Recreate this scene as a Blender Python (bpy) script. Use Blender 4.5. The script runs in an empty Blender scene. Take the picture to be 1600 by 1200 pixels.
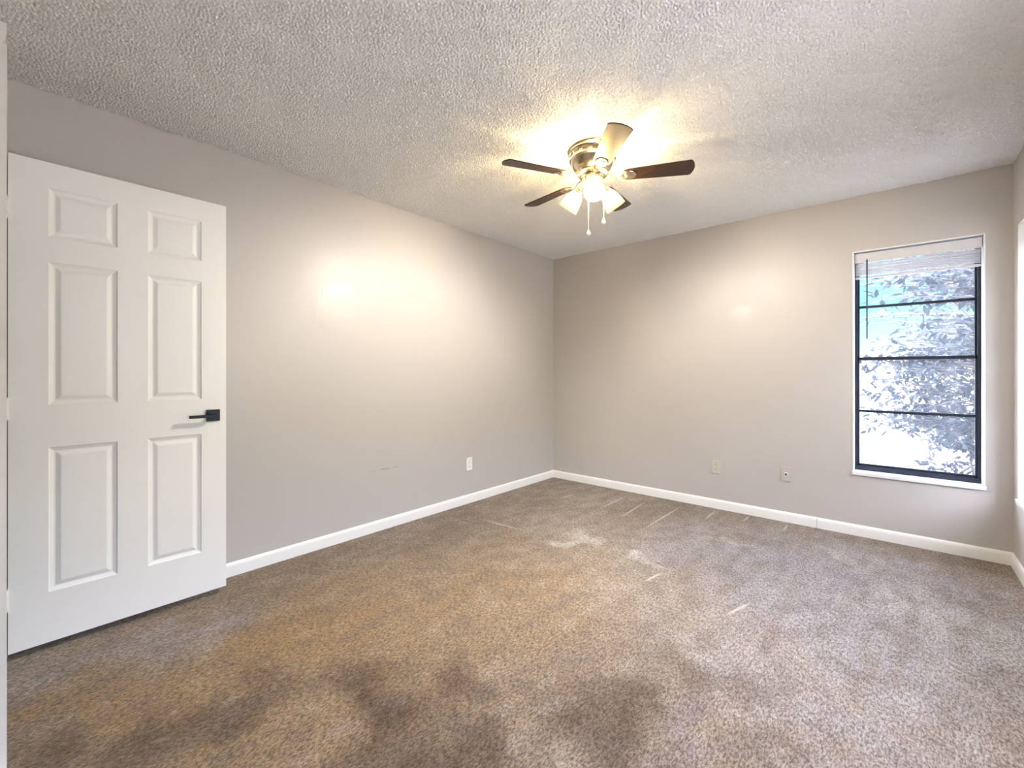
import bpy, bmesh, math, random
import numpy as np
from mathutils import Vector, Matrix

sc = bpy.context.scene
col = sc.collection
PI = math.pi

# ------------------------------------------------------------------ camera
cam_d = bpy.data.cameras.new('camera')
cam_d.sensor_width = 36.0
cam_d.lens = 682.0 / 1600.0 * 36.0
cam_d.shift_y = (582 - 600) / 1600.0
cam_d.shift_x = 0
cam_d.clip_start = 0.02
cam_d.clip_end = 400
cam = bpy.data.objects.new('camera', cam_d)
col.objects.link(cam)
cam.location = (2.869, -3.992, 1.17)
cam.rotation_euler = (math.radians(90), 0, math.radians(41.1))
sc.camera = cam

# ------------------------------------------------------------------ view, world, sun
vs = sc.view_settings
vs.view_transform = 'Standard'
vs.look = 'None'
vs.gamma = 1.0
vs.use_curve_mapping = False
vs.exposure = 1.85

world = bpy.data.worlds.new('world')
sc.world = world
world.use_nodes = True
wn = world.node_tree
wn.nodes.clear()
w_out = wn.nodes.new('ShaderNodeOutputWorld')
w_bg = wn.nodes.new('ShaderNodeBackground')
w_sky = wn.nodes.new('ShaderNodeTexSky')
w_sky.sky_type = 'NISHITA'
w_sky.sun_disc = False
w_sky.sun_elevation = math.radians(42)
w_sky.sun_rotation = math.radians(200)
w_sky.air_density = 1.2
w_sky.dust_density = 0.8
w_sky.ozone_density = 1.5
w_bg.inputs['Strength'].default_value = 1.7
w_hs = wn.nodes.new('ShaderNodeHueSaturation')      # hazy sky, less blue
w_hs.inputs['Saturation'].default_value = 0.60
wn.links.new(w_sky.outputs[0], w_hs.inputs['Color'])
w_tc = wn.nodes.new('ShaderNodeTexCoord'); w_sp = wn.nodes.new('ShaderNodeSeparateXYZ')
w_rp = wn.nodes.new('ShaderNodeValToRGB'); w_mx = wn.nodes.new('ShaderNodeMix'); w_mx.data_type = 'RGBA'; w_mx.blend_type = 'MULTIPLY'
wn.links.new(w_tc.outputs['Generated'], w_sp.inputs[0]); wn.links.new(w_sp.outputs[2], w_rp.inputs[0])
els = w_rp.color_ramp.elements                        # bright haze on the horizon, a teal band, brighter again overhead
els[0].position = 0.0; els[0].color = (0.5, 0.5, 0.5, 1)
els[1].position = 0.60; els[1].color = (1.40, 1.20, 1.12, 1)
for p_, c_ in ((0.02, (0.10, 0.13, 0.13)), (0.045, (0.022, 0.045, 0.042)), (0.12, (0.012, 0.032, 0.031)), (0.26, (0.018, 0.042, 0.040)), (0.34, (0.98, 0.90, 0.90))):
    e_ = els.new(p_); e_.color = (*c_, 1)
w_mx.inputs[0].default_value = 1.0
wn.links.new(w_hs.outputs[0], w_mx.inputs[6]); wn.links.new(w_rp.outputs[0], w_mx.inputs[7])
wn.links.new(w_mx.outputs[2], w_bg.inputs[0])
wn.links.new(w_bg.outputs[0], w_out.inputs[0])

sun_d = bpy.data.lights.new('sun', 'SUN')
sun_d.energy = 2.4
sun_d.angle = math.radians(0.6)
sun_d.color = (1.0, 0.95, 0.88)
sun = bpy.data.objects.new('sun', sun_d)
col.objects.link(sun)
sun.location = (-4, -8, 9)
sun.rotation_euler = Vector((0.45, 0.75, -0.85)).to_track_quat('-Z', 'Y').to_euler()

def portal(name, loc, rot, sx, sy):
    d = bpy.data.lights.new(name, 'AREA')
    d.shape = 'RECTANGLE'
    d.size, d.size_y = sx, sy
    d.cycles.is_portal = True
    o = bpy.data.objects.new(name, d)
    col.objects.link(o)
    o.location, o.rotation_euler = loc, rot
# window openings
W1 = (2.65, 3.305, 0.448, 2.04)          # x0 x1 z0 z1 in the back wall
W2 = (-0.640, -0.13, 0.42, 2.04)         # y0 y1 z0 z1 in the right wall
W_FILL = (-3.80, -2.05, 0.42, 2.04)  # unseen opening in the right wall, added to let in fill daylight
portal('daylight_portal', ((W1[0]+W1[1])/2, 0.185, (W1[2]+W1[3])/2), (-PI/2, 0, 0), W1[1]-W1[0], W1[3]-W1[2])
for W in (W2, W_FILL):
    portal('daylight_portal', (3.42+0.185, (W[0]+W[1])/2, (W[2]+W[3])/2), (0, PI/2, 0), W[3]-W[2], W[1]-W[0])

LAMP_W = 31.0
LAMP_COL = (1.0, 0.92, 0.80)

# ------------------------------------------------------------------ helpers
def tag(o, label=None, cat=None, group=None, kind=None):
    if label: o['label'] = label
    if cat: o['category'] = cat
    if group: o['group'] = group
    if kind: o['kind'] = kind
    return o

def empty(name, loc=(0, 0, 0), rotz=0.0):
    o = bpy.data.objects.new(name, None)
    o.empty_display_size = 0.1
    col.objects.link(o)
    o.location = loc
    o.rotation_euler = (0, 0, rotz)
    return o

def obj(name, bm, mat, parent=None, smooth=False, bevel=0.0, angle=40):
    bmesh.ops.recalc_face_normals(bm, faces=bm.faces)
    me = bpy.data.meshes.new(name)
    bm.to_mesh(me)
    bm.free()
    for m in (mat if isinstance(mat, (list, tuple)) else [mat]):
        me.materials.append(m)
    if smooth:
        me.polygons.foreach_set('use_smooth', [True] * len(me.polygons))
        me.set_sharp_from_angle(angle=math.radians(angle))
    o = bpy.data.objects.new(name, me)
    col.objects.link(o)
    if parent: o.parent = parent
    if bevel:
        b = o.modifiers.new('bevel', 'BEVEL')
        b.width = bevel; b.segments = 2; b.limit_method = 'ANGLE'; b.angle_limit = math.radians(40)
        b.harden_normals = False
    return o

def box(bm, x0, x1, y0, y1, z0, z1, M=None):
    vs_ = [bm.verts.new(Vector(p) if M is None else M @ Vector(p)) for p in
           ((x0,y0,z0),(x1,y0,z0),(x1,y1,z0),(x0,y1,z0),(x0,y0,z1),(x1,y0,z1),(x1,y1,z1),(x0,y1,z1))]
    for f in ((0,3,2,1),(4,5,6,7),(0,1,5,4),(1,2,6,5),(2,3,7,6),(3,0,4,7)):
        bm.faces.new([vs_[i] for i in f])

def lathe(bm, prof, n=48, M=None, cap0=False, cap1=False):
    rings = []
    for r, z in prof:
        ring = []
        for k in range(n):
            a = 2 * PI * k / n
            p = Vector((r * math.cos(a), r * math.sin(a), z))
            ring.append(bm.verts.new(M @ p if M is not None else p))
        rings.append(ring)
    for a, b in zip(rings[:-1], rings[1:]):
        for k in range(n):
            bm.faces.new((a[k], a[(k+1) % n], b[(k+1) % n], b[k]))
    if cap0: bm.faces.new(rings[0][::-1])
    if cap1: bm.faces.new(rings[-1])

def tube(bm, pts, rad, n=10, flat=1.0):
    """swept tube; rad is a number or one per point; flat squashes it vertically"""
    pts = [Vector(p) for p in pts]
    if not isinstance(rad, (list, tuple)): rad = [rad] * len(pts)
    rings = []
    for i, p in enumerate(pts):
        t = (pts[min(i+1, len(pts)-1)] - pts[max(i-1, 0)]).normalized()
        up = Vector((0, 0, 1)) if abs(t.z) < 0.95 else Vector((1, 0, 0))
        u = t.cross(up).normalized(); v = u.cross(t).normalized()
        rings.append([bm.verts.new(p + rad[i] * (math.cos(2*PI*k/n) * u + flat * math.sin(2*PI*k/n) * v)) for k in range(n)])
    for a, b in zip(rings[:-1], rings[1:]):
        for k in range(n):
            bm.faces.new((a[k], a[(k+1) % n], b[(k+1) % n], b[k]))
    bm.faces.new(rings[0][::-1]); bm.faces.new(rings[-1])

def prism(bm, poly, axis, a0, a1, M=None):
    """poly of (u,v) extruded along axis ('x': u=y v=z, 'y': u=x v=z, 'z': u=x v=y)"""
    def P(u, v, a):
        p = {'x': (a, u, v), 'y': (u, a, v), 'z': (u, v, a)}[axis]
        return Vector(p) if M is None else M @ Vector(p)
    A = [bm.verts.new(P(u, v, a0)) for u, v in poly]
    B = [bm.verts.new(P(u, v, a1)) for u, v in poly]
    n = len(poly)
    for k in range(n):
        bm.faces.new((A[k], A[(k+1) % n], B[(k+1) % n], B[k]))
    bm.faces.new(A[::-1]); bm.faces.new(B)

class NT:
    def __init__(s, name):
        s.m = bpy.data.materials.new(name); s.m.use_nodes = True
        s.t = s.m.node_tree; s.t.nodes.clear()
        s.out = s.t.nodes.new('ShaderNodeOutputMaterial')
        s.b = s.t.nodes.new('ShaderNodeBsdfPrincipled')
        s.t.links.new(s.b.outputs[0], s.out.inputs[0])
    def n(s, typ, **kw):
        nd = s.t.nodes.new(typ)
        for k, v in kw.items():
            if k in nd.inputs: nd.inputs[k].default_value = v
            else: setattr(nd, k, v)
        return nd
    def l(s, a, b): s.t.links.new(a, b)
    def math(s, op, a, b=None, clamp=False):
        nd = s.t.nodes.new('ShaderNodeMath'); nd.operation = op; nd.use_clamp = clamp
        for i, x in enumerate((a, b)):
            if x is None: continue
            if isinstance(x, (int, float)): nd.inputs[i].default_value = x
            else: s.l(x, nd.inputs[i])
        return nd.outputs[0]
    def noise(s, vec, scale, detail=3, rough=0.55):
        nd = s.n('ShaderNodeTexNoise'); nd.inputs['Scale'].default_value = scale
        nd.inputs['Detail'].default_value = detail; nd.inputs['Roughness'].default_value = rough
        s.l(vec, nd.inputs['Vector']); return nd.outputs['Fac']
    def ramp(s, fac, a, b, lo=0.0, hi=1.0):
        nd = s.n('ShaderNodeMapRange'); nd.interpolation_type = 'SMOOTHSTEP'
        s.l(fac, nd.inputs[0])
        for i, v in enumerate((a, b, lo, hi)): nd.inputs[i+1].default_value = v
        return nd.outputs[0]
    def mix(s, fac, a, b):
        nd = s.n('ShaderNodeMix'); nd.data_type = 'RGBA'
        for i, x in ((0, fac), (6, a), (7, b)):
            if isinstance(x, (int, float)): nd.inputs[i].default_value = x
            elif isinstance(x, tuple): nd.inputs[i].default_value = (*x, 1)
            else: s.l(x, nd.inputs[i])
        return nd.outputs[2]
    def mapping(s, vec, loc=(0,0,0), rot=(0,0,0), scale=(1,1,1)):
        nd = s.n('ShaderNodeMapping'); nd.inputs[1].default_value = loc
        nd.inputs[2].default_value = rot; nd.inputs[3].default_value = scale
        s.l(vec, nd.inputs[0]); return nd.outputs[0]
    def bump(s, h, strength, dist):
        nd = s.n('ShaderNodeBump'); nd.inputs['Strength'].default_value = strength
        nd.inputs['Distance'].default_value = dist; s.l(h, nd.inputs['Height'])
        s.l(nd.outputs[0], s.b.inputs['Normal']); return nd
    def pos(s): return s.n('ShaderNodeNewGeometry').outputs['Position']
    def blob(s, vec, c, r, rot=0.0, soft=0.35):
        """1 inside an ellipsoid at c with radii r, fading to 0 at its edge"""
        mp = s.n('ShaderNodeVectorMath'); mp.operation = 'SUBTRACT'; s.l(vec, mp.inputs[0]); mp.inputs[1].default_value = c
        v = mp.outputs[0]
        v = s.mapping(v, rot=(0, 0, -rot)); v = s.mapping(v, scale=tuple(1.0/x for x in r))
        ln = s.n('ShaderNodeVectorMath'); ln.operation = 'LENGTH'; s.l(v, ln.inputs[0])
        return s.ramp(ln.outputs['Value'], soft, 1.0, 1.0, 0.0)

def simple(name, colr, rough=0.5, metal=0.0, noise_scale=40, noise_amt=0.06, bump=0.0, bdist=0.001, spec=0.5):
    t = NT(name); p = t.n('ShaderNodeTexCoord').outputs['Object']
    nf = t.noise(p, noise_scale)
    lo = tuple(c * (1 - noise_amt) for c in colr); hi = tuple(min(1, c * (1 + noise_amt)) for c in colr)
    t.l(t.mix(nf, lo, hi), t.b.inputs['Base Color'])
    t.b.inputs['Roughness'].default_value = rough
    t.b.inputs['Metallic'].default_value = metal
    t.b.inputs['Specular IOR Level'].default_value = spec
    if bump: t.bump(nf, bump, bdist)
    return t.m

# ------------------------------------------------------------------ materials
WALL = (0.520, 0.492, 0.465)
def wall_mat(name, patch=None):
    t = NT(name); p = t.pos()
    big = t.noise(p, 1.3, 2); fine = t.noise(p, 260, 2)
    c = t.mix(big, tuple(x * 0.975 for x in WALL), tuple(min(1, x * 1.02) for x in WALL))
    rough = t.ramp(t.noise(p, 2.2, 3), 0.3, 0.7, 0.40, 0.48)
    h = t.math('MULTIPLY', fine, 0.10)
    h = t.math('ADD', h, t.math('MULTIPLY', t.noise(p, 9, 2), 1.2))
    if patch == 'left':
        # smoother spackled patch with trowel scratches, a drywall seam and a scuff
        dn = t.n('ShaderNodeTexNoise'); dn.inputs['Scale'].default_value = 5.0; t.l(p, dn.inputs['Vector'])
        dv = t.n('ShaderNodeVectorMath'); dv.operation = 'MULTIPLY_ADD'
        t.l(dn.outputs['Color'], dv.inputs[0]); dv.inputs[1].default_value = (0.2, 0.2, 0.2); t.l(p, dv.inputs[2])
        d = dv.outputs[0]
        m = t.blob(d, (0.1, -2.52+0.1, 1.62+0.1), (0.6, 0.21, 0.19), soft=0.72)
        rough = t.math('SUBTRACT', rough, t.math('MULTIPLY', m, 0.07))
        h = t.math('ADD', h, t.math('MULTIPLY', m, 0.9))
        c = t.mix(t.math('MULTIPLY', m, 0.12), c, (0.60, 0.56, 0.49))
        sv = t.mapping(p, rot=(math.radians(-32), 0, 0), scale=(1, 60, 4))
        sm = t.math('MULTIPLY', t.ramp(t.noise(sv, 1.2, 2), 0.60, 0.72), t.blob(p, (0, -2.62, 1.63), (0.6, 0.13, 0.13), soft=0.4))
        h = t.math('SUBTRACT', h, t.math('MULTIPLY', sm, 1.2))
        sep = t.n('ShaderNodeSeparateXYZ'); t.l(p, sep.inputs[0])
        sy = t.math('ABSOLUTE', t.math('ADD', sep.outputs[1], 1.83))
        seam = t.math('MULTIPLY', t.ramp(sy, 0.004, 0.05, 1, 0), t.ramp(t.noise(p, 1.7, 1), 0.42, 0.6))
        h = t.math('ADD', h, t.math('MULTIPLY', seam, 0.35))
        sc_ = t.math('MULTIPLY', t.blob(p, (0, -2.15, 0.447), (0.5, 0.17, 0.006), soft=0.3),
                     t.ramp(t.noise(t.mapping(p, scale=(1, 20, 1)), 1.0, 2), 0.45, 0.6))
        c = t.mix(t.math('MULTIPLY', sc_, 0.45), c, (0.16, 0.14, 0.12))
    if patch == 'back':
        m = t.blob(p, (1.91, 0, 1.66), (0.12, 0.5, 0.09), soft=0.3)
        rough = t.math('SUBTRACT', rough, t.math('MULTIPLY', m, 0.10))
        h = t.math('ADD', h, t.math('MULTIPLY', m, 0.5))
    t.l(c, t.b.inputs['Base Color']); t.l(rough, t.b.inputs['Roughness'])
    t.b.inputs['Specular IOR Level'].default_value = 0.5
    t.bump(h, 0.30, 0.004)
    return t.m
M_wall_l = wall_mat('greige_paint_patched', 'left')
M_wall_b = wall_mat('greige_paint_back', 'back')
M_wall = wall_mat('greige_paint')

def ceiling_mat():
    t = NT('popcorn_texture'); p = t.pos()
    c = t.mix(t.noise(p, 150, 3), (0.84, 0.84, 0.82), (0.92, 0.92, 0.90))
    t.l(c, t.b.inputs['Base Color']); t.b.inputs['Roughness'].default_value = 0.9
    t.b.inputs['Specular IOR Level'].default_value = 0.15
    t.bump(t.noise(p, 420, 2), 0.35, 0.002)
    return t.m
M_ceil = ceiling_mat()

def carpet_mat():
    t = NT('worn_carpet'); p = t.pos()
    # wobble the outlines of stains and painted daylight
    dn = t.n('ShaderNodeTexNoise'); dn.inputs['Scale'].default_value = 3.2; dn.inputs['Detail'].default_value = 5
    t.l(p, dn.inputs['Vector'])
    dv = t.n('ShaderNodeVectorMath'); dv.operation = 'MULTIPLY_ADD'
    t.l(dn.outputs['Color'], dv.inputs[0]); dv.inputs[1].default_value = (0.6, 1.1, 0.0)
    sb = t.n('ShaderNodeVectorMath'); sb.operation = 'SUBTRACT'; t.l(p, sb.inputs[0]); sb.inputs[1].default_value = (0.3, 0.55, 0.0)
    t.l(sb.outputs[0], dv.inputs[2]); d = dv.outputs[0]
    base = t.mix(t.ramp(t.noise(t.mapping(p, scale=(1, 0.6, 1)), 1.6, 4), 0.35, 0.65), (0.225, 0.172, 0.118), (0.285, 0.235, 0.180))
    c = base
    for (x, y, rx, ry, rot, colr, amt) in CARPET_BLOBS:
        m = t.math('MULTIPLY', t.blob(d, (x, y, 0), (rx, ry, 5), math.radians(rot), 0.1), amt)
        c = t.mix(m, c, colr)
    # brushed pile: streaks along the room, some vacuum tracks by the back wall
    st = t.noise(t.mapping(p, rot=(0, 0, math.radians(8)), scale=(9, 1.6, 1)), 1.6, 4, 0.6)
    c = t.mix(t.ramp(st, 0.38, 0.66, 0.0, 0.38), c, (0.20, 0.145, 0.095))
    mo = t.noise(t.mapping(p, rot=(0, 0, math.radians(8)), scale=(1.3, 0.8, 1)), 7.5, 5, 0.62)
    c = t.mix(t.ramp(mo, 0.46, 0.64, 0.0, 0.40), c, (0.13, 0.10, 0.075))
    c = t.mix(t.ramp(mo, 0.34, 0.46, 0.16, 0.0), c, (0.46, 0.42, 0.37))
    # pile grain, slightly stretched: fibre colours plus tuft shade put into the colour
    g1 = t.noise(t.mapping(p, rot=(0, 0, math.radians(12)), scale=(1.5, 0.62, 1)), 120, 3, 0.7)
    g2 = t.noise(p, 300, 2, 0.6)
    g3 = t.noise(t.mapping(p, rot=(0, 0, math.radians(12)), scale=(1.4, 0.6, 1)), 70, 3, 0.7)
    g = t.math('ADD', t.math('MULTIPLY', g1, 0.45), t.math('ADD', t.math('MULTIPLY', g2, 0.17), t.math('MULTIPLY', g3, 0.38)))
    k = t.ramp(g, 0.40, 0.60, 0.42, 1.58)
    hs = t.n('ShaderNodeVectorMath'); hs.operation = 'SCALE'; t.l(c, hs.inputs[0]); t.l(k, hs.inputs['Scale'])
    c = hs.outputs[0]
    # light rake marks
    for (x0, y0, x1, y1) in RAKES:
        cx, cy = (x0+x1)/2, (y0+y1)/2; L = math.hypot(x1-x0, y1-y0)/2; a = math.atan2(y1-y0, x1-x0)
        m = t.math('MULTIPLY', t.blob(p, (cx, cy, 0), (L, 0.013, 5), a, 0.2), 0.5)
        c = t.mix(m, c, (0.66, 0.60, 0.52))
    t.l(c, t.b.inputs['Base Color'])
    t.b.inputs['Roughness'].default_value = 0.95
    t.b.inputs['Specular IOR Level'].default_value = 0.1
    t.b.inputs['Sheen Weight'].default_value = 0.15
    t.bump(g, 1.0, 0.012)
    return t.m

# where stains and painted window daylight lie on the carpet
_f = 682; _a = math.radians(41.1)
def fl(px, py):
    F = Vector((-math.sin(_a), math.cos(_a), 0)); R = Vector((math.cos(_a), math.sin(_a), 0))
    t_ = 1.17 * _f / (py - 582)
    q = Vector((2.869, -3.992, 0)) + t_ * F + t_ * (px - 800) / _f * R
    return q.x, q.y
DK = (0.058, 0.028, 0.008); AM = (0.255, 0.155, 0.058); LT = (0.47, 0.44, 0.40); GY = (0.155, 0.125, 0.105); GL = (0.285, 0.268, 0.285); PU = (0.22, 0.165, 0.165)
CARPET_BLOBS = []
def stain_and_light(px, py, rx, ry, rot, c, amt):
    x, y = fl(px, py); CARPET_BLOBS.append((x, y, rx, ry, rot, c, amt))
stain_and_light(560, 1000, 1.4, 1.9, 0, AM, 0.75)
stain_and_light(1350, 960, 1.05, 1.5, 0, GL, 0.95)  # cool daylight from the right-hand window, painted into the carpet colour
stain_and_light(1100, 860, 0.7, 0.7, 0, GL, 0.55)  # edge of the same painted daylight
stain_and_light(250, 1010, 0.30, 0.55, 0, GL, 0.55)
stain_and_light(420, 1010, 0.28, 0.60, 0, AM, 0.75)
stain_and_light(120, 1090, 0.22, 0.40, 0, AM, 0.8)
stain_and_light(560, 950, 0.3, 0.45, 0, AM, 0.45)
stain_and_light(800, 960, 0.45, 0.7, 0, AM, 0.25)
stain_and_light(620, 1090, 0.36, 0.34, 35, DK, 0.9)
stain_and_light(740, 1160, 0.25, 0.25, 0, DK, 0.7)
stain_and_light(540, 1050, 0.2, 0.36, 10, DK, 0.6)
stain_and_light(300, 1140, 0.22, 0.42, 10, DK, 0.8)
stain_and_light(60, 1190, 0.18, 0.3, 10, DK, 0.8)
stain_and_light(700, 1180, 0.2, 0.12, 30, DK, 0.5)
stain_and_light(950, 1120, 0.30, 0.36, 60, DK, 0.8)
stain_and_light(1080, 1070, 0.2, 0.3, 60, DK, 0.5)
stain_and_light(1150, 1070, 0.2, 0.25, 60, GY, 0.7)
stain_and_light(1240, 1170, 0.10, 0.16, 60, DK, 0.6)
stain_and_light(1040, 1000, 0.12, 0.2, 20, GY, 0.55)
stain_and_light(1180, 980, 0.12, 0.25, 20, PU, 0.55)
stain_and_light(1330, 1040, 0.25, 0.15, 60, GY, 0.5)
stain_and_light(1100, 1160, 0.2, 0.12, 50, PU, 0.6)
stain_and_light(860, 790, 0.3, 0.6, 70, GY, 0.35)
stain_and_light(900, 838, 0.20, 0.24, 40, LT, 0.75)
stain_and_light(1010, 868, 0.12, 0.26, 70, LT, 0.65)
stain_and_light(1130, 840, 0.14, 0.3, 70, LT, 0.45)
stain_and_light(1300, 868, 0.12, 0.2, 50, LT, 0.55)
stain_and_light(1450, 960, 0.35, 0.4, 30, LT, 0.45)
RAKES = []
for a_, b_ in (((1073, 786), (993, 834)), ((1120, 796), (1098, 815)), ((1010, 783), (966, 811)), ((985, 772), (930, 798)),
               ((1172, 805), (1160, 816)), ((1232, 818), (1222, 832)), ((1180, 938), (1125, 966)), ((1040, 892), (1000, 912)),
               ((740, 808), (830, 832)), ((870, 780), (905, 770))):
    RAKES.append((*fl(*a_), *fl(*b_)))
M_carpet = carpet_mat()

M_door = simple('white_door_paint', (0.84, 0.825, 0.80), 0.42, noise_scale=60, noise_amt=0.012, bump=0.05, bdist=0.0006)
M_trim = simple('white_trim_paint', (0.84, 0.83, 0.80), 0.35, noise_scale=12, noise_amt=0.03, bump=0.1, bdist=0.001)
M_black = simple('matte_black_metal', (0.012, 0.014, 0.020), 0.38, 0.6)
M_hinge = simple('painted_hinge', (0.80, 0.79, 0.77), 0.4, 0.0)
M_bronze = simple('dark_bronze_aluminium', (0.028, 0.035, 0.055), 0.38, 0.5)
M_liner = simple('white_window_liner', (0.80, 0.81, 0.82), 0.35)
M_sill = simple('marble_sill', (0.78, 0.79, 0.80), 0.25, noise_scale=9, noise_amt=0.10)
M_slat = simple('white_vinyl_slat', (0.60, 0.59, 0.62), 0.4)
M_rail = simple('white_rail_metal', (0.62, 0.61, 0.63), 0.35)
M_wand = simple('wand_plastic', (0.05, 0.05, 0.08), 0.2)
M_plate_w = simple('white_plate_plastic', (0.86, 0.86, 0.84), 0.35)
M_plate_b = simple('painted_plate', (0.56, 0.525, 0.455), 0.4)
M_slot = simple('dark_slot', (0.03, 0.03, 0.03), 0.6)
M_brushed = simple('brushed_nickel', (0.60, 0.52, 0.40), 0.24, 1.0, noise_scale=90, noise_amt=0.05)
M_vent = simple('vent_shadow', (0.10, 0.085, 0.06), 0.4, 0.8)
M_brass = simple('screw_nickel', (0.6, 0.55, 0.45), 0.3, 1.0)

def blade_mat():
    t = NT('walnut_blade'); p = t.n('ShaderNodeTexCoord').outputs['Object']
    g = t.noise(t.mapping(p, scale=(3, 60, 60)), 1.0, 4, 0.6)
    t.l(t.mix(t.ramp(g, 0.3, 0.7), (0.012, 0.005, 0.002), (0.045, 0.018, 0.007)), t.b.inputs['Base Color'])
    t.b.inputs['Roughness'].default_value = 0.32
    t.b.inputs['Coat Weight'].default_value = 0.2; t.b.inputs['Coat Roughness'].default_value = 0.28
    return t.m
def blade_mat_light():
    t = NT('washed_maple_blade'); p = t.n('ShaderNodeTexCoord').outputs['Object']
    g = t.noise(t.mapping(p, scale=(4, 50, 50)), 1.0, 4, 0.6)
    t.l(t.mix(t.ramp(g, 0.3, 0.7), (0.42, 0.35, 0.26), (0.58, 0.50, 0.39)), t.b.inputs['Base Color'])
    t.b.inputs['Roughness'].default_value = 0.35
    return t.m
M_blade = blade_mat(); M_blade_l = blade_mat_light()

def frosted():
    t = NT('frosted_glass_shade'); t.t.nodes.remove(t.b)
    tr = t.n('ShaderNodeBsdfTransparent'); tr.inputs[0].default_value = (0.27, 0.225, 0.14, 1)
    tl = t.n('ShaderNodeBsdfTranslucent'); tl.inputs[0].default_value = (0.060, 0.050, 0.030, 1)
    gl = t.n('ShaderNodeBsdfGlossy'); gl.inputs['Roughness'].default_value = 0.25
    fr = t.n('ShaderNodeTexCoord')
    nf = t.ramp(t.noise(fr.outputs['Object'], 14, 2), 0.3, 0.7, 0.42, 0.5)
    a = t.n('ShaderNodeMixShader'); t.l(nf, a.inputs[0]); t.l(tr.outputs[0], a.inputs[1]); t.l(tl.outputs[0], a.inputs[2])
    b = t.n('ShaderNodeMixShader'); b.inputs[0].default_value = 0.05; t.l(a.outputs[0], b.inputs[1]); t.l(gl.outputs[0], b.inputs[2])
    t.l(b.outputs[0], t.out.inputs[0])
    return t.m
M_shade = frosted()
def emis(name, c, s):
    t = NT(name); t.t.nodes.remove(t.b)
    e = t.n('ShaderNodeEmission'); e.inputs[0].default_value = (*c, 1); e.inputs[1].default_value = s
    tr = t.n('ShaderNodeBsdfTransparent'); ad = t.n('ShaderNodeAddShader')   # clear glass envelope
    t.l(e.outputs[0], ad.inputs[0]); t.l(tr.outputs[0], ad.inputs[1]); t.l(ad.outputs[0], t.out.inputs[0]); return t.m
M_bulb = emis('lit_bulb', (1.0, 0.9, 0.68), 5.0)

def glass_pane():
    t = NT('dusty_window_glass'); t.t.nodes.remove(t.b)
    p = t.n('ShaderNodeTexCoord').outputs['Object']
    tr = t.n('ShaderNodeBsdfTransparent'); tr.inputs[0].default_value = (0.96, 0.98, 1.0, 1)
    tl = t.n('ShaderNodeBsdfTranslucent'); tl.inputs[0].default_value = (0.85, 0.92, 1.0, 1)
    gl = t.n('ShaderNodeBsdfGlossy'); gl.inputs['Roughness'].default_value = 0.03
    dust = t.ramp(t.noise(p, 3, 4), 0.3, 0.7, PANE_DUST * 0.8, PANE_DUST * 1.2)
    a = t.n('ShaderNodeMixShader'); t.l(dust, a.inputs[0]); t.l(tr.outputs[0], a.inputs[1]); t.l(tl.outputs[0], a.inputs[2])
    b = t.n('ShaderNodeMixShader'); b.inputs[0].default_value = 0.05; t.l(a.outputs[0], b.inputs[1]); t.l(gl.outputs[0], b.inputs[2])
    t.l(b.outputs[0], t.out.inputs[0])
    return t.m
PANE_DUST = 0.03
M_glass = glass_pane()

# ------------------------------------------------------------------ room shell
H = 2.44; RX = 3.42; RY = -4.016; BACK = -5.4
def struct(name, bm, m, parent=None, **kw):
    o = obj(name, bm, m, parent, **kw)
    if parent is None: o['kind'] = 'structure'
    return o

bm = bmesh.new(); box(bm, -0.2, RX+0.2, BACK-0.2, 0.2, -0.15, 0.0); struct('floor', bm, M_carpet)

# popcorn ceiling: real relief
def popcorn():
    step = 0.0036
    nx = int(RX/step)+1; ny = int(-RY/step)+1
    rng = np.random.default_rng(7)
    n = rng.standard_normal((ny, nx)).astype(np.float32)
    fy = np.fft.fftfreq(ny, step)[:, None]; fx = np.fft.rfftfreq(nx, step)[None, :]
    fr = np.sqrt(fx*fx + fy*fy)
    band = np.exp(-((fr - 88.0)/48.0)**2)
    h = np.fft.irfft2(np.fft.rfft2(n)*band, s=(ny, nx)); h /= h.std()
    n2 = rng.standard_normal((ny, nx)); low = np.fft.irfft2(np.fft.rfft2(n2)*np.exp(-(fr/6.0)**2), s=(ny, nx)); low /= low.std()
    h = np.clip(h + 0.25*low + 0.35, 0, 2.3)
    z = H - 0.0 - 0.0042*h
    xs = np.linspace(0, RX, nx); ys = np.linspace(RY, 0, ny)
    X, Y = np.meshgrid(xs, ys)
    co = np.stack([X, Y, z], -1).reshape(-1, 3).astype(np.float32)
    i = np.arange(ny-1)[:, None]*nx + np.arange(nx-1)[None, :]
    q = np.stack([i, i+nx, i+nx+1, i+1], -1).reshape(-1).astype(np.int32)   # faces down
    me = bpy.data.meshes.new('ceiling')
    me.vertices.add(len(co)); me.vertices.foreach_set('co', co.ravel())
    me.loops.add(len(q)); me.loops.foreach_set('vertex_index', q)
    nf = len(q)//4
    me.polygons.add(nf); me.polygons.foreach_set('loop_start', np.arange(nf, dtype=np.int32)*4)
    me.polygons.foreach_set('use_smooth', np.ones(nf, dtype=bool))
    me.update(calc_edges=True)
    me.materials.append(M_ceil)
    o = bpy.data.objects.new('ceiling', me); col.objects.link(o); o['kind'] = 'structure'
popcorn()
bm = bmesh.new(); box(bm, -0.2, RX+0.2, BACK-0.2, 0.2, H+0.001, H+0.2)
o = struct('ceiling_slab', bm, M_ceil)

# left wall, solid
bm = bmesh.new(); box(bm, -0.2, 0.0, BACK-0.2, 0.2, 0, H+0.001); struct('wall_left', bm, M_wall_l)
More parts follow.
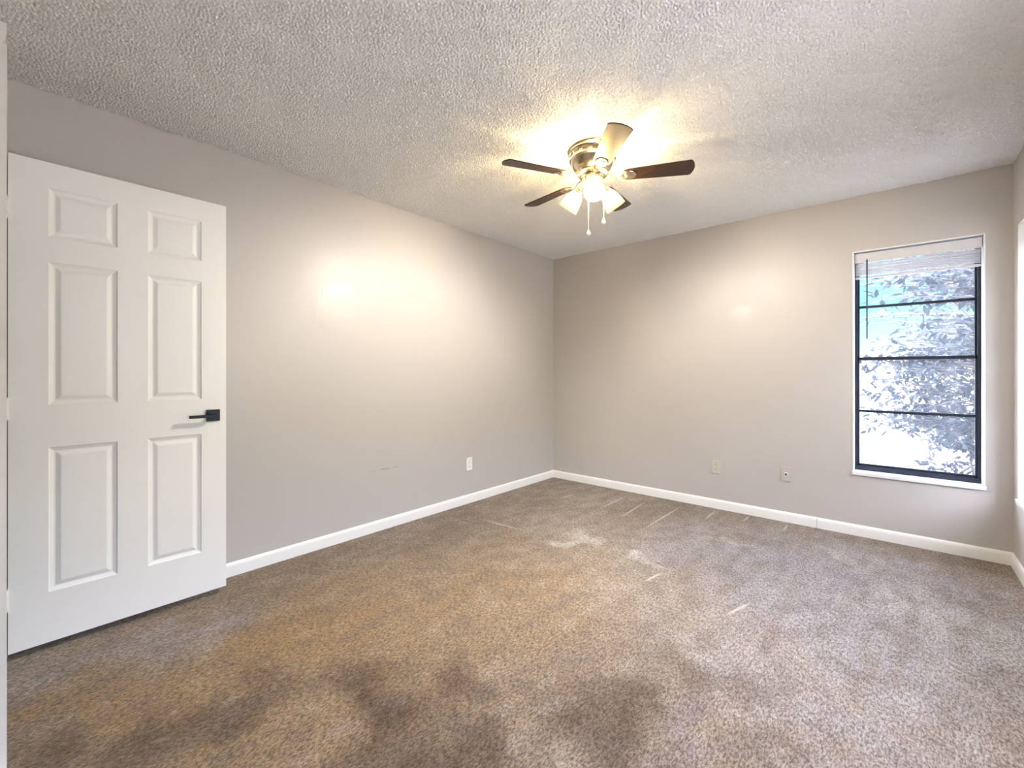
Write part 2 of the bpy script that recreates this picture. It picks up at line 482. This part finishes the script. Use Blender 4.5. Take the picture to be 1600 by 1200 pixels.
# back wall with window 1
x0, x1, z0, z1 = W1
bm = bmesh.new()
box(bm, 0, x0, 0, 0.2, 0, H+0.001); box(bm, x1, RX+0.2, 0, 0.2, 0, H+0.001)
box(bm, x0, x1, 0, 0.2, 0, z0); box(bm, x0, x1, 0, 0.2, z1, H+0.001)
struct('wall_back', bm, M_wall_b)
# right wall with window 2
y0, y1, z0, z1 = W2
bm = bmesh.new()
box(bm, RX, RX+0.2, y1, 0, 0, H+0.001); box(bm, RX, RX+0.2, W_FILL[1], y0, 0, H+0.001); box(bm, RX, RX+0.2, BACK-0.2, W_FILL[0], 0, H+0.001)
for ya, yb in ((y0, y1), W_FILL[:2]):
    box(bm, RX, RX+0.2, ya, yb, 0, z0); box(bm, RX, RX+0.2, ya, yb, z1, H+0.001)
struct('wall_right', bm, M_wall)
# front wall with the doorway; it stops short, the camera stands in the wide opening beside it
DX0, DX1, DH = 0.150, 0.945, 2.075
bm = bmesh.new()
box(bm, 0, DX0-0.02, RY-0.11, RY, 0, H+0.001); box(bm, DX1+0.02, 1.12, RY-0.11, RY, 0, H+0.001)
box(bm, DX0-0.02, DX1+0.02, RY-0.11, RY, DH+0.02, H+0.001)
struct('wall_front', bm, M_wall)
bm = bmesh.new(); box(bm, 0, RX, BACK-0.2, BACK, 0, H+0.001); struct('wall_rear', bm, M_wall)
bm = bmesh.new(); box(bm, 1.01, 1.12, BACK, RY-0.11, 0, H+0.001); struct('wall_hall', bm, M_wall)

# door jamb and casing
bm = bmesh.new()
box(bm, DX0-0.02, DX0, RY-0.11, RY, 0, DH); box(bm, DX1, DX1+0.02, RY-0.11, RY, 0, DH)
box(bm, DX0-0.02, DX1+0.02, RY-0.11, RY, DH, DH+0.02)
struct('trim_1', bm, M_trim)
bm = bmesh.new()
prof = [(0.0, 0.0), (0.0, 0.006), (0.012, 0.013), (0.040, 0.015), (0.058, 0.015), (0.058, 0.0)]
def casing(bm, xa, sgn, ztop):
    prism(bm, [(xa + sgn*u, RY + v) for u, v in prof], 'z', 0, ztop)
casing(bm, DX0-0.008, -1, DH+0.07)
casing(bm, DX1+0.008, 1, DH+0.008)
prism(bm, [(RY + v, DH+0.008 + u) for u, v in prof], 'x', DX0-0.066, DX1+0.066)
struct('trim_2', bm, simple('aged_casing_paint', (0.60, 0.56, 0.52), 0.5))

# baseboards
def base_prof(u, sgn):   # distance from wall, height
    return [(u, 0), (u + sgn*0.013, 0), (u + sgn*0.013, 0.056), (u + sgn*0.0105, 0.068), (u + sgn*0.005, 0.076), (u, 0.078)]
bm = bmesh.new(); prism(bm, base_prof(0, 1), 'y', RY+0.001, -0.0005); struct('baseboard_left', bm, M_trim, smooth=True, angle=50)
bm = bmesh.new(); prism(bm, base_prof(0, -1), 'x', 0.0, 2.437); prism(bm, base_prof(0, -1), 'x', 2.4395, RX)
struct('baseboard_back', bm, M_trim, smooth=True, angle=50)
bm = bmesh.new(); prism(bm, base_prof(RX, -1), 'y', BACK, -0.0005); struct('baseboard_right', bm, M_trim, smooth=True, angle=50)
bm = bmesh.new(); prism(bm, base_prof(RY, 1), 'x', DX1+0.067, 1.12); struct('baseboard_front', bm, M_trim, smooth=True, angle=50)

# ------------------------------------------------------------------ door (open against the left wall)
DW, DT = 0.762, 0.035
door = empty('door_1', (0.19, -4.002, 0.034))
door['kind'] = 'structure'
door['label'] = 'white six-panel door standing open against the left wall'
def door_leaf():
    bm = bmesh.new()
    ys = [0, .112, .330, .438, .652, DW]
    zs = [0, .211, .820, .999, 1.603, 1.708, 1.914, 2.021]
    for face_x, s in ((0.0, -1), (-DT, 1)):
        def V(y, z, d): return bm.verts.new((face_x + s*d, y, z))
        for i in range(5):
            for j in range(7):
                ya, yb, za, zb = ys[i], ys[i+1], zs[j], zs[j+1]
                if i in (1, 3) and j in (1, 3, 5):
                    rings = []
                    for ins, d in ((0, 0), (0.004, 0.0035), (0.016, 0.0085), (0.021, 0.0085), (0.036, 0.0025), (0.040, 0.002)):
                        rings.append([V(ya+ins, za+ins, d), V(yb-ins, za+ins, d), V(yb-ins, zb-ins, d), V(ya+ins, zb-ins, d)])
                    for a, b in zip(rings[:-1], rings[1:]):
                        for k in range(4):
                            bm.faces.new((a[k], a[(k+1) % 4], b[(k+1) % 4], b[k]))
                    bm.faces.new(rings[-1])
                else:
                    bm.faces.new((V(ya, za, 0), V(yb, za, 0), V(yb, zb, 0), V(ya, zb, 0)))
    box_edges = []
    for (ya, za, yb, zb) in ((0, 0, DW, 0), (0, zs[-1], DW, zs[-1])):
        bm.faces.new([bm.verts.new(p) for p in ((0, ya, za), (0, yb, zb), (-DT, yb, zb), (-DT, ya, za))])
    for y in (0, DW):
        bm.faces.new([bm.verts.new(p) for p in ((0, y, 0), (0, y, zs[-1]), (-DT, y, zs[-1]), (-DT, y, 0))])
    bmesh.ops.remove_doubles(bm, verts=bm.verts, dist=0.0001)
    return bm
obj('door_leaf', door_leaf(), M_door, door)
# handle: square rose, lever pointing to the hinge side; local z = world z - 0.034
hz = 0.9465 - 0.034; hy = 0.702
bm = bmesh.new(); box(bm, 0, 0.009, hy-0.030, hy+0.030, hz-0.030, hz+0.030)
hd = obj('door_handle', bm, M_black, door, bevel=0.0015); hd['label'] = 'matte black square door handle'
bm = bmesh.new(); tube(bm, [(0.008, hy, hz), (0.047, hy, hz)], 0.009, 16)
obj('spindle', bm, M_black, hd, smooth=True)
bm = bmesh.new(); box(bm, 0.040, 0.052, hy-0.112, hy+0.011, hz-0.0075, hz+0.0075)
obj('lever', bm, M_black, hd, bevel=0.002)
bm = bmesh.new(); box(bm, -DT-0.009, -DT, hy-0.030, hy+0.030, hz-0.030, hz+0.030)
box(bm, -DT-0.045, -DT-0.033, hy-0.112, hy+0.011, hz-0.0075, hz+0.0075)
tube(bm, [(-DT-0.008, hy, hz), (-DT-0.04, hy, hz)], 0.009, 12)
obj('rear_handle', bm, M_black, door, bevel=0.0015)
bm = bmesh.new(); box(bm, -0.028, -0.007, DW-0.0005, DW+0.0015, hz-0.028, hz+0.028)
obj('latch_plate', bm, M_black, door)
for zc in (1.80, 0.99, 0.22):
    bm = bmesh.new()
    for k in range(5):
        lathe(bm, [(0.0, -0.0085), (0.0058, -0.0085), (0.0058, 0.0085), (0.0, 0.0085)], 12,
              Matrix.Translation((0.006, -0.005, zc - 0.036 + k*0.018)))
    box(bm, -0.030, 0.002, -0.0035, -0.0005, zc-0.045, zc+0.045)
    obj('hinge', bm, M_hinge, door, smooth=True)

# ------------------------------------------------------------------ window 1 in the back wall
def window(name, L, along, plane, inward, label, muntins, sash_split, m_liner=None):
    """L: (a0,a1,z0,z1) opening; along 'x' or 'y'; plane: inner wall face; inward: sign of outward direction"""
    a0, a1, z0, z1 = L
    root = empty(name, ((a0+a1)/2, plane, z0) if along == 'x' else (plane, (a0+a1)/2, z0))
    root['kind'] = 'structure'; root['label'] = label
    am = (a0+a1)/2
    def bx(bm, u0, u1, d0, d1, w0, w1):
        # u along wall (absolute), d depth outward from wall face, w height absolute
        if along == 'x': box(bm, u0-am, u1-am, d0, d1, w0-z0, w1-z0)
        else: box(bm, d0, d1, u0-am, u1-am, w0-z0, w1-z0)
    T = 0.008
    bm = bmesh.new()      # liner around the recess
    bx(bm, a0, a0+T, -0.002, 0.2, z0, z1); bx(bm, a1-T, a1, -0.002, 0.2, z0, z1); bx(bm, a0+T, a1-T, 0.0, 0.2, z1-T, z1)
    obj('liner', bm, m_liner or M_liner, root, bevel=0.0015)
    bm = bmesh.new(); bx(bm, a0-0.004, a1+0.004, -0.012, 0.2, z0-0.014, z0+0.010)
    s = obj('sill', bm, M_sill, root, bevel=0.003); s['label'] = 'white marble sill'
    d0, d1 = 0.100, 0.150
    b0, b1 = a0+T, a1-T; w0, w1 = z0+0.010, z1-T
    bm = bmesh.new(); fw = 0.016
    bx(bm, b0, b0+fw, d0, d1, w0, w1); bx(bm, b1-fw, b1, d0, d1, w0, w1)
    bx(bm, b0, b1, d0-0.01, d1, w0, w0+0.030); bx(bm, b0, b1, d0, d1, w1-fw, w1)
    obj('window_frame', bm, M_bronze, root, bevel=0.001)
    c0, c1 = b0+fw, b1-fw
    zs_ = sash_split
    # lower sash (inside), upper sash (outside)
    for nm, e0, e1, g0, g1 in (('lower_sash', w0+0.026, zs_+0.014, 0.108, 0.124), ('upper_sash', zs_-0.010, w1-fw, 0.128, 0.144)):
        bm = bmesh.new(); sw = 0.011
        bx(bm, c0, c0+sw, g0, g1, e0, e1); bx(bm, c1-sw, c1, g0, g1, e0, e1)
        bx(bm, c0, c1, g0, g1, e1-0.022, e1); bx(bm, c0, c1, g0, g1, e0, e0+(0.020 if nm == 'lower_sash' else 0.014))
        sh = obj(nm, bm, M_bronze, root, bevel=0.001)
        mids = [m for m in muntins if e0 < m < e1]
        for m in mids:
            bm = bmesh.new(); bx(bm, c0+sw, c1-sw, g0-0.002, g1, m-0.009, m+0.009)
            obj('muntin', bm, M_bronze, sh)
        edges = [e0+0.012] + mids + [e1-0.012]
        for pa, pb in zip(edges[:-1], edges[1:]):
            bm = bmesh.new(); bx(bm, c0+sw-0.004, c1-sw+0.004, (g0+g1)/2-0.0015, (g0+g1)/2+0.0015, pa, pb)
            obj('pane', bm, M_glass, sh)
    return root
window('window_1', W1, 'x', 0.0, 1, 'narrow dark-framed window with four stacked panes in the far wall', (1.649, 0.888), 1.268)
window('window_2', W2, 'y', RX, 1, 'narrow window in the right-hand wall next to the corner', (1.649, 0.888), 1.268, M_wall)
window('added_fill_window', W_FILL, 'y', RX, 1, 'unseen window added in the right-hand wall beside the viewer for fill daylight', (1.649, 0.888), 1.268, M_wall)

# sash latch on the left of window 1 is part of the sash: small lug
# ------------------------------------------------------------------ raised mini blind in window 1
bl = tag(empty('mini_blind', (2.9775, 0.045, 2.030)), 'white mini blind pulled up into a stack at the top of the narrow window', 'blind')
bw = 0.315
bm = bmesh.new(); box(bm, -bw, bw, -0.020, 0.020, -0.062, -0.005)
obj('head_rail', bm, M_rail, bl, bevel=0.002)
bm = bmesh.new(); box(bm, -bw-0.001, bw+0.001, -0.0255, -0.0215, -0.074, -0.010)
obj('valance', bm, M_rail, bl, bevel=0.001)
bm = bmesh.new(); rnd = random.Random(3)
for k in range(9):
    z = -0.080 - k*0.0100; t_ = rnd.uniform(-0.0015, 0.0015); dy = rnd.uniform(-0.002, 0.002)
    prism(bm, [(-0.0125+dy, z-0.0008), (0.0+dy, z+0.0016+t_), (0.0125+dy, z-0.0008), (0.0125+dy, z+0.0035), (0.0+dy, z+0.0055+t_), (-0.0125+dy, z+0.0035)], 'x', -bw+0.004, bw-0.004)
obj('slats', bm, M_slat, bl)
bm = bmesh.new(); box(bm, -bw+0.003, bw-0.003, -0.0125, 0.0125, -0.186, -0.171)
obj('bottom_rail', bm, M_rail, bl, bevel=0.003)
bm = bmesh.new()
tube(bm, [(-0.247, -0.030, -0.06), (-0.247, -0.030, -0.62)], 0.0045, 8)
tube(bm, [(-0.247, -0.022, -0.045), (-0.247, -0.030, -0.06)], 0.0025, 6)
obj('tilt_wand', bm, M_wand, bl, smooth=True)
for u in (-0.18, 0.18):
    bm = bmesh.new(); tube(bm, [(u, -0.0165, -0.074), (u, -0.0165, -0.186)], 0.0012, 6)
    obj('ladder_cord', bm, M_rail, bl)

# ------------------------------------------------------------------ wall plates
def duplex(name, loc, rotz, m, label):
    r = tag(empty(name, loc, rotz), label, 'outlet')     # local: -y faces the room
    bm = bmesh.new(); box(bm, -0.035, 0.035, -0.006, 0.0, -0.0575, 0.0575); obj('cover_plate', bm, m, r, bevel=0.003)
    for zc in (0.0195, -0.0195):
        bm = bmesh.new()
        poly = []
        for k in range(24):
            a = 2*PI*k/24; poly.append((0.0172*math.cos(a), zc + max(-0.0142, min(0.0142, 0.0172*math.sin(a)))))
        prism(bm, poly, 'y', -0.0078, -0.005)
        s = obj('socket', bm, m, r)
        bm = bmesh.new()
        box(bm, -0.0078, -0.0055, -0.0082, -0.0074, zc-0.003, zc+0.0062); box(bm, 0.0055, 0.0078, -0.0082, -0.0074, zc-0.002, zc+0.0055)
        tube(bm, [(0, -0.0074, zc-0.0085), (0, -0.0082, zc-0.0085)], 0.0026, 10)
        obj('slots', bm, M_slot, s)
    bm = bmesh.new(); tube(bm, [(0, -0.005, 0), (0, -0.0072, 0)], 0.0032, 12); obj('screw', bm, M_brass, r)
    return r
duplex('wall_outlet', (0.0, -1.291, 0.348), PI/2, M_plate_w, 'white duplex outlet on the left wall above the baseboard')
duplex('wall_outlet', (1.722, 0.0, 0.357), 0.0, M_plate_b, 'beige duplex outlet on the far wall, left of the cable plate')
r = tag(empty('cable_plate', (2.240, 0.0, 0.375)), 'greige cable jack plate with one centre socket on the far wall', 'wall plate')
bm = bmesh.new(); box(bm, -0.035, 0.035, -0.006, 0, -0.0575, 0.0575); obj('cover_plate', bm, simple('painted_plate_grey', (0.53, 0.50, 0.455), 0.4), r, bevel=0.003)
bm = bmesh.new(); lathe(bm, [(0.013, 0), (0.013, 0.002), (0.009, 0.003), (0.0055, 0.003), (0.0055, 0.008), (0.0025, 0.008)], 16, Matrix.Translation((0, -0.006, 0)) @ Matrix.Rotation(PI/2, 4, 'X'))
j = obj('jack', bm, M_plate_w, r)
bm = bmesh.new(); tube(bm, [(0, -0.006, 0), (0, -0.0148, 0)], 0.0068, 12); obj('jack_socket', bm, M_slot, j)
for zc in (0.042, -0.042):
    bm = bmesh.new(); tube(bm, [(0, -0.005, zc), (0, -0.0072, zc)], 0.003, 10); obj('screw', bm, M_brass, r)

# ------------------------------------------------------------------ ceiling fan
FX, FY = 1.585, -1.8266
fan = tag(empty('ceiling_fan', (FX, FY, H)), 'brushed nickel hugger ceiling fan with five dark blades and lit glass shades', 'ceiling fan')
bm = bmesh.new()
lathe(bm, [(0.0, 0.0), (0.138, 0.0), (0.144, -0.004), (0.144, -0.016), (0.140, -0.021), (0.134, -0.023), (0.134, -0.028), (0.130, -0.031)], 64)
obj('ceiling_ring', bm, M_brushed, fan, smooth=True)
bm = bmesh.new()
lathe(bm, [(0.130, -0.030), (0.127, -0.034), (0.124, -0.056), (0.128, -0.060), (0.131, -0.064), (0.131, -0.070), (0.127, -0.074),
           (0.122, -0.078), (0.118, -0.090), (0.110, -0.108), (0.100, -0.122), (0.088, -0.134), (0.078, -0.140), (0.0, -0.141)], 64)
mh = obj('motor_housing', bm, M_brushed, fan, smooth=True, angle=30)
for k in range(14):
    a = 2*PI*k/14; bm = bmesh.new()
    box(bm, 0.1235, 0.1285, -0.016, 0.016, -0.052, -0.037, Matrix.Rotation(a, 4, 'Z'))
    v_ = obj('vent_slot', bm, M_vent, mh)
bm = bmesh.new(); lathe(bm, [(0.0, -0.139), (0.083, -0.139), (0.086, -0.143), (0.086, -0.151), (0.080, -0.155), (0.0, -0.155)], 48)
obj('flywheel', bm, M_brushed, fan, smooth=True)
bm = bmesh.new(); lathe(bm, [(0.0, -0.153), (0.062, -0.153), (0.064, -0.157), (0.064, -0.163), (0.059, -0.167), (0.059, -0.200), (0.062, -0.204),
                            (0.062, -0.211), (0.056, -0.216), (0.048, -0.222), (0.030, -0.232), (0.016, -0.236), (0.0, -0.238)], 48)
obj('switch_housing', bm, M_brushed, fan, smooth=True)

PITCH = math.radians(-12); BZ = 2.272 - H
blade_ang = [4.231 - i*2*PI/5 for i in range(5)]
def blade_poly():
    pts = []
    w0, w1, r0, r1 = 0.046, 0.0625, 0.165, 0.541
    # inner rounded end
    for k in range(9):
        a = PI/2 + PI*k/8
        pts.append((r0 + 0.030 + 0.030*math.cos(a), w0*math.sin(a) if abs(math.sin(a)) < 0.99 else w0*math.sin(a)))
    # outer arched end with small corner rounding
    n = 12
    arc = []
    for k in range(n+1):
        v = -w1 + 2*w1*k/n
        u = r1 - 0.020*(v/w1)**2
        arc.append((u, v))
    arc[0] = (arc[0][0]-0.002, arc[0][1]+0.002); arc[-1] = (arc[-1][0]-0.002, arc[-1][1]-0.002)
    pts += arc
    return pts
for i, a in enumerate(blade_ang):
    M = Matrix.Rotation(a, 4, 'Z') @ Matrix.Translation((0, 0, BZ)) @ Matrix.Rotation(PITCH, 4, 'X')
    bm = bmesh.new(); prism(bm, blade_poly(), 'z', -0.003, 0.003, M)
    b = obj('blade', bm, M_blade, fan, bevel=0.001)
    # blade iron: curved arm from the flywheel, oval holder under the blade
    bm = bmesh.new()
    Ra = Matrix.Rotation(a, 4, 'Z')
    arm = [(0.070, 0, -0.147), (0.095, 0, -0.149), (0.118, 0.0, -0.160), (0.140, 0.0, -0.176), (0.160, 0, -0.178), (0.185, 0, -0.174)]
    tube(bm, [Ra @ Vector(p) for p in arm], [0.014, 0.012, 0.010, 0.009, 0.012, 0.012], 12, flat=0.45)
    pts = []
    rings = []
    for sc_, zz in ((1.0, -0.0035), (1.0, -0.0065), (0.86, -0.0095), (0.78, -0.0075), (0.62, -0.0075), (0.52, -0.0115), (0.30, -0.0130), (0.02, -0.0135)):
        rings.append([bm.verts.new(M @ Vector((0.198 + 0.043*sc_*math.cos(2*PI*k/32), 0.036*sc_*math.sin(2*PI*k/32), zz))) for k in range(32)])
    for A, B in zip(rings[:-1], rings[1:]):
        for k in range(32): bm.faces.new((A[k], A[(k+1) % 32], B[(k+1) % 32], B[k]))
    bm.faces.new(rings[0]); bm.faces.new(rings[-1])
    obj('blade_iron', bm, M_brushed, fan, smooth=True, angle=60)

# three lamp arms, shades and bulbs
TILT = math.radians(40)
lamp_ang = [math.radians(-56), math.radians(64), math.radians(184)]
for a in lamp_ang:
    Ra = Matrix.Rotation(a, 4, 'Z')
    axis = Vector((math.sin(TILT), 0, -math.cos(TILT)))
    neck = Vector((0.083, 0, -0.216))
    bm = bmesh.new()
    tube(bm, [Ra @ Vector(p) for p in ((0.045, 0, -0.200), (0.062, 0, -0.196), (0.074, 0, -0.203), tuple(neck))], 0.008, 12)
    L = Ra @ Matrix.Translation(neck) @ Matrix.Rotation(-TILT, 4, 'Y') @ Matrix.Rotation(PI, 4, 'X')
    lathe(bm, [(0.0, -0.006), (0.014, -0.006), (0.022, 0.0), (0.026, 0.006), (0.026, 0.020), (0.022, 0.024), (0.0, 0.024)], 24, L)
    am_ = obj('lamp_arm', bm, M_brushed, fan, smooth=True)
    bm = bmesh.new()
    lathe(bm, [(0.022, 0.010), (0.026, 0.016), (0.034, 0.028), (0.043, 0.045), (0.050, 0.065), (0.055, 0.088), (0.058, 0.110), (0.060, 0.122),
               (0.0575, 0.122), (0.0555, 0.110), (0.0525, 0.088), (0.0475, 0.066)], 40, L)
    sh = obj('lamp_shade', bm, M_shade, fan, smooth=True, angle=80); sh['label'] = 'glowing frosted glass bell shade'
    bm = bmesh.new()
    lathe(bm, [(0.012, 0.024), (0.013, 0.040), (0.022, 0.058), (0.027, 0.074), (0.024, 0.090), (0.013, 0.100), (0.001, 0.103)], 24, L)
    bu = obj('light_bulb', bm, M_bulb, fan, smooth=True, angle=80)
    bu.visible_shadow = True
    ld = bpy.data.lights.new('fan_lamp', 'POINT'); ld.energy = LAMP_W; ld.color = LAMP_COL; ld.shadow_soft_size = 0.018
    lo = bpy.data.objects.new('fan_lamp', ld); col.objects.link(lo); lo.parent = fan
    lo.location = L @ Vector((0, 0, 0.074))
# pull chains: hang from the switch housing
for (dx, dy, zt, zb) in ((-0.028, 0.004, -0.230, -0.462), (0.052, 0.036, -0.214, -0.405)):
    bm = bmesh.new(); n = int((zt-zb)/0.0048)
    tube(bm, [(dx, dy, zt), (dx, dy, zb)], 0.0012, 6)
    for k in range(n):
        bmesh.ops.create_icosphere(bm, subdivisions=1, radius=0.0021, matrix=Matrix.Translation((dx, dy, zt - k*0.0048)))
    c = obj('pull_chain', bm, M_plate_w, fan, smooth=True)
    bm = bmesh.new(); lathe(bm, [(0.0, 0.012), (0.003, 0.010), (0.005, 0.002), (0.0105, -0.006), (0.0125, -0.014), (0.0105, -0.022), (0.005, -0.027), (0.0, -0.028)], 20, Matrix.Translation((dx, dy, zb)))
    obj('chain_pull', bm, M_plate_w, c, smooth=True, angle=80)

# ------------------------------------------------------------------ outdoors
def lawn_mat():
    t = NT('dry_lawn'); p = t.pos()
    c = t.mix(t.ramp(t.noise(p, 0.8, 5), 0.35, 0.65), (0.20, 0.21, 0.17), (0.38, 0.36, 0.33))
    c = t.mix(t.ramp(t.noise(p, 22, 3), 0.3, 0.7), c, (0.30, 0.29, 0.25))
    t.l(c, t.b.inputs['Base Color']); t.b.inputs['Roughness'].default_value = 0.9
    t.bump(t.noise(p, 30, 4), 0.6, 0.03); return t.m
bm = bmesh.new(); bmesh.ops.create_grid(bm, x_segments=60, y_segments=60, size=60, matrix=Matrix.Translation((3, 30, -0.16)))
rnd = random.Random(5)
o = struct('lawn', bm, lawn_mat())
bm = bmesh.new(); box(bm, -0.9, RX+0.9, BACK-0.9, 0.9, H+0.2, H+0.32); o = struct('roof', bm, M_trim)

def leaf_mat(name, c0, c1):
    t = NT(name); p = t.pos()
    t.l(t.mix(t.ramp(t.noise(p, 11, 2), 0.3, 0.7), c0, c1), t.b.inputs['Base Color'])
    t.b.inputs['Roughness'].default_value = 0.5
    t.b.inputs['Specular IOR Level'].default_value = 0.25
    tl = t.n('ShaderNodeBsdfTranslucent'); tl.inputs[0].default_value = (*c1, 1)
    m = t.n('ShaderNodeMixShader'); m.inputs[0].default_value = 0.25
    t.l(t.b.outputs[0], m.inputs[1]); t.l(tl.outputs[0], m.inputs[2]); t.l(m.outputs[0], t.out.inputs[0])
    return t.m
M_leaf = leaf_mat('glossy_leaf', (0.011, 0.018, 0.028), (0.024, 0.036, 0.052))
M_leaf2 = leaf_mat('far_leaf', (0.02, 0.03, 0.035), (0.05, 0.065, 0.065))
M_bark = simple('grey_bark', (0.08, 0.07, 0.07), 0.85, noise_scale=20, noise_amt=0.3)

def leaf_geo(vl, fl_, p, d, nrm, L, W):
    s = d.cross(nrm).normalized(); n_ = s.cross(d).normalized()
    b = len(vl)
    vl += [p, p + d*L*0.35 + s*W*0.5 + n_*W*0.10, p + d*L*0.75 + s*W*0.36 + n_*W*0.08, p + d*L - n_*L*0.06,
           p + d*L*0.75 - s*W*0.36 + n_*W*0.08, p + d*L*0.35 - s*W*0.5 + n_*W*0.10, p + d*L*0.4 - n_*W*0.02]
    fl_ += [(b, b+1, b+6), (b+1, b+2, b+6), (b+2, b+3, b+6), (b+3, b+4, b+6), (b+4, b+5, b+6), (b+5, b, b+6)]

def plant(name, base, height, spread, nbr, leaves, L, seed, mat, label, cat, stem_r=0.03, group=None, flat=0.75, zmin=0.15, twig=0.010):
    rnd = random.Random(seed)
    root = tag(empty(name, base), label, cat, group)
    vl, fc = [], []
    bm = bmesh.new()
    top = Vector((rnd.uniform(-.1, .1)*spread, rnd.uniform(-.1, .1)*spread, height*0.92))
    trunk = [Vector((0, 0, -0.05)).lerp(top, k/6) + Vector((rnd.uniform(-1, 1), rnd.uniform(-1, 1), 0))*stem_r*(0 if k == 0 else 1.5) for k in range(7)]
    tube(bm, trunk, [stem_r*(1-0.7*k/6) for k in range(7)], 8)
    for i in range(nbr):
        f = rnd.uniform(zmin, 0.97); zc = f*height
        a = rnd.uniform(0, 2*PI)
        reach = spread * (math.sin(PI*min(1, max(0.08, f*0.86+0.1)))**0.6) * rnd.uniform(0.6, 1.05)
        j = f/0.92*6; j0 = min(5, int(j)); st = trunk[j0].lerp(trunk[j0+1], min(1, j-j0)) * 1.0
        end = Vector((math.cos(a)*reach, math.sin(a)*reach, zc + rnd.uniform(-0.1, 0.22)*spread))
        midp = (st+end)/2 + Vector((0, 0, 0.12*reach))
        pts = []
        for k in range(7):
            u = k/6; pts.append(st*(1-u)**2 + midp*2*u*(1-u) + end*u*u + Vector([rnd.uniform(-1, 1)*0.012*reach for _ in range(3)]))
        tube(bm, pts, [max(0.002, twig*(1-0.8*k/6)) for k in range(7)], 5)
        for q in range(leaves):
            u = rnd.uniform(0.25, 1.0); k = min(5, int(u*6)); p = pts[k].lerp(pts[k+1], u*6-k)
            side = Vector((rnd.gauss(0, 1), rnd.gauss(0, 1), rnd.gauss(0.1, 0.7))).normalized()
            p = p + side*rnd.uniform(0.0, 0.9)*L
            d = (side + (end-st).normalized()*0.6 + Vector((0, 0, -0.25))).normalized()
            nn = Vector((rnd.gauss(0, 0.6), rnd.gauss(0, 0.6), 1)).normalized()
            if p.z < 0.03: continue
            leaf_geo(vl, fc, p, d, nn, L*rnd.uniform(0.7, 1.2), L*rnd.uniform(0.32, 0.45))
    obj('stems', bm, M_bark, root, smooth=True)
    me = bpy.data.meshes.new('foliage'); me.from_pydata([tuple(v) for v in vl], [], fc); me.materials.append(mat)
    me.polygons.foreach_set('use_smooth', [True]*len(me.polygons))
    o = bpy.data.objects.new('foliage', me); col.objects.link(o); o.parent = root
    return root
G = -0.16
plant('leafy_shrub', (3.42, 1.55, G), 0.95, 0.42, 34, 20, 0.075, 21, M_leaf, 'small leafy shrub close under the narrow window, right of its bottom pane', 'shrub', 0.012, zmin=0.2, twig=0.005)
plant('leafy_shrub', (3.75, 2.60, G), 3.3, 1.45, 210, 22, 0.105, 11, M_leaf, 'large leafy shrub filling the right side of the narrow window', 'shrub', 0.035)
plant('leafy_shrub', (3.3, 5.1, G), 1.5, 1.05, 70, 24, 0.11, 12, M_leaf, 'low leafy shrub behind the bigger shrub in the lower panes', 'shrub', 0.02)
plant('garden_tree', (4.3, 9.2, G), 5.2, 2.7, 130, 18, 0.14, 13, M_leaf2, 'slim garden tree with bare branches seen in the top panes', 'tree', 0.08, zmin=0.25, twig=0.02)
plant('garden_tree', (-3.5, 20, G), 8.5, 4.0, 120, 60, 0.26, 14, M_leaf2, 'far tree across the lawn at the left of the window', 'tree', 0.2, zmin=0.25, twig=0.04)
plant('garden_tree', (6.5, 24, G), 9.0, 4.5, 120, 60, 0.28, 15, M_leaf2, 'far tree across the lawn at the right of the window', 'tree', 0.2, zmin=0.2, twig=0.04)
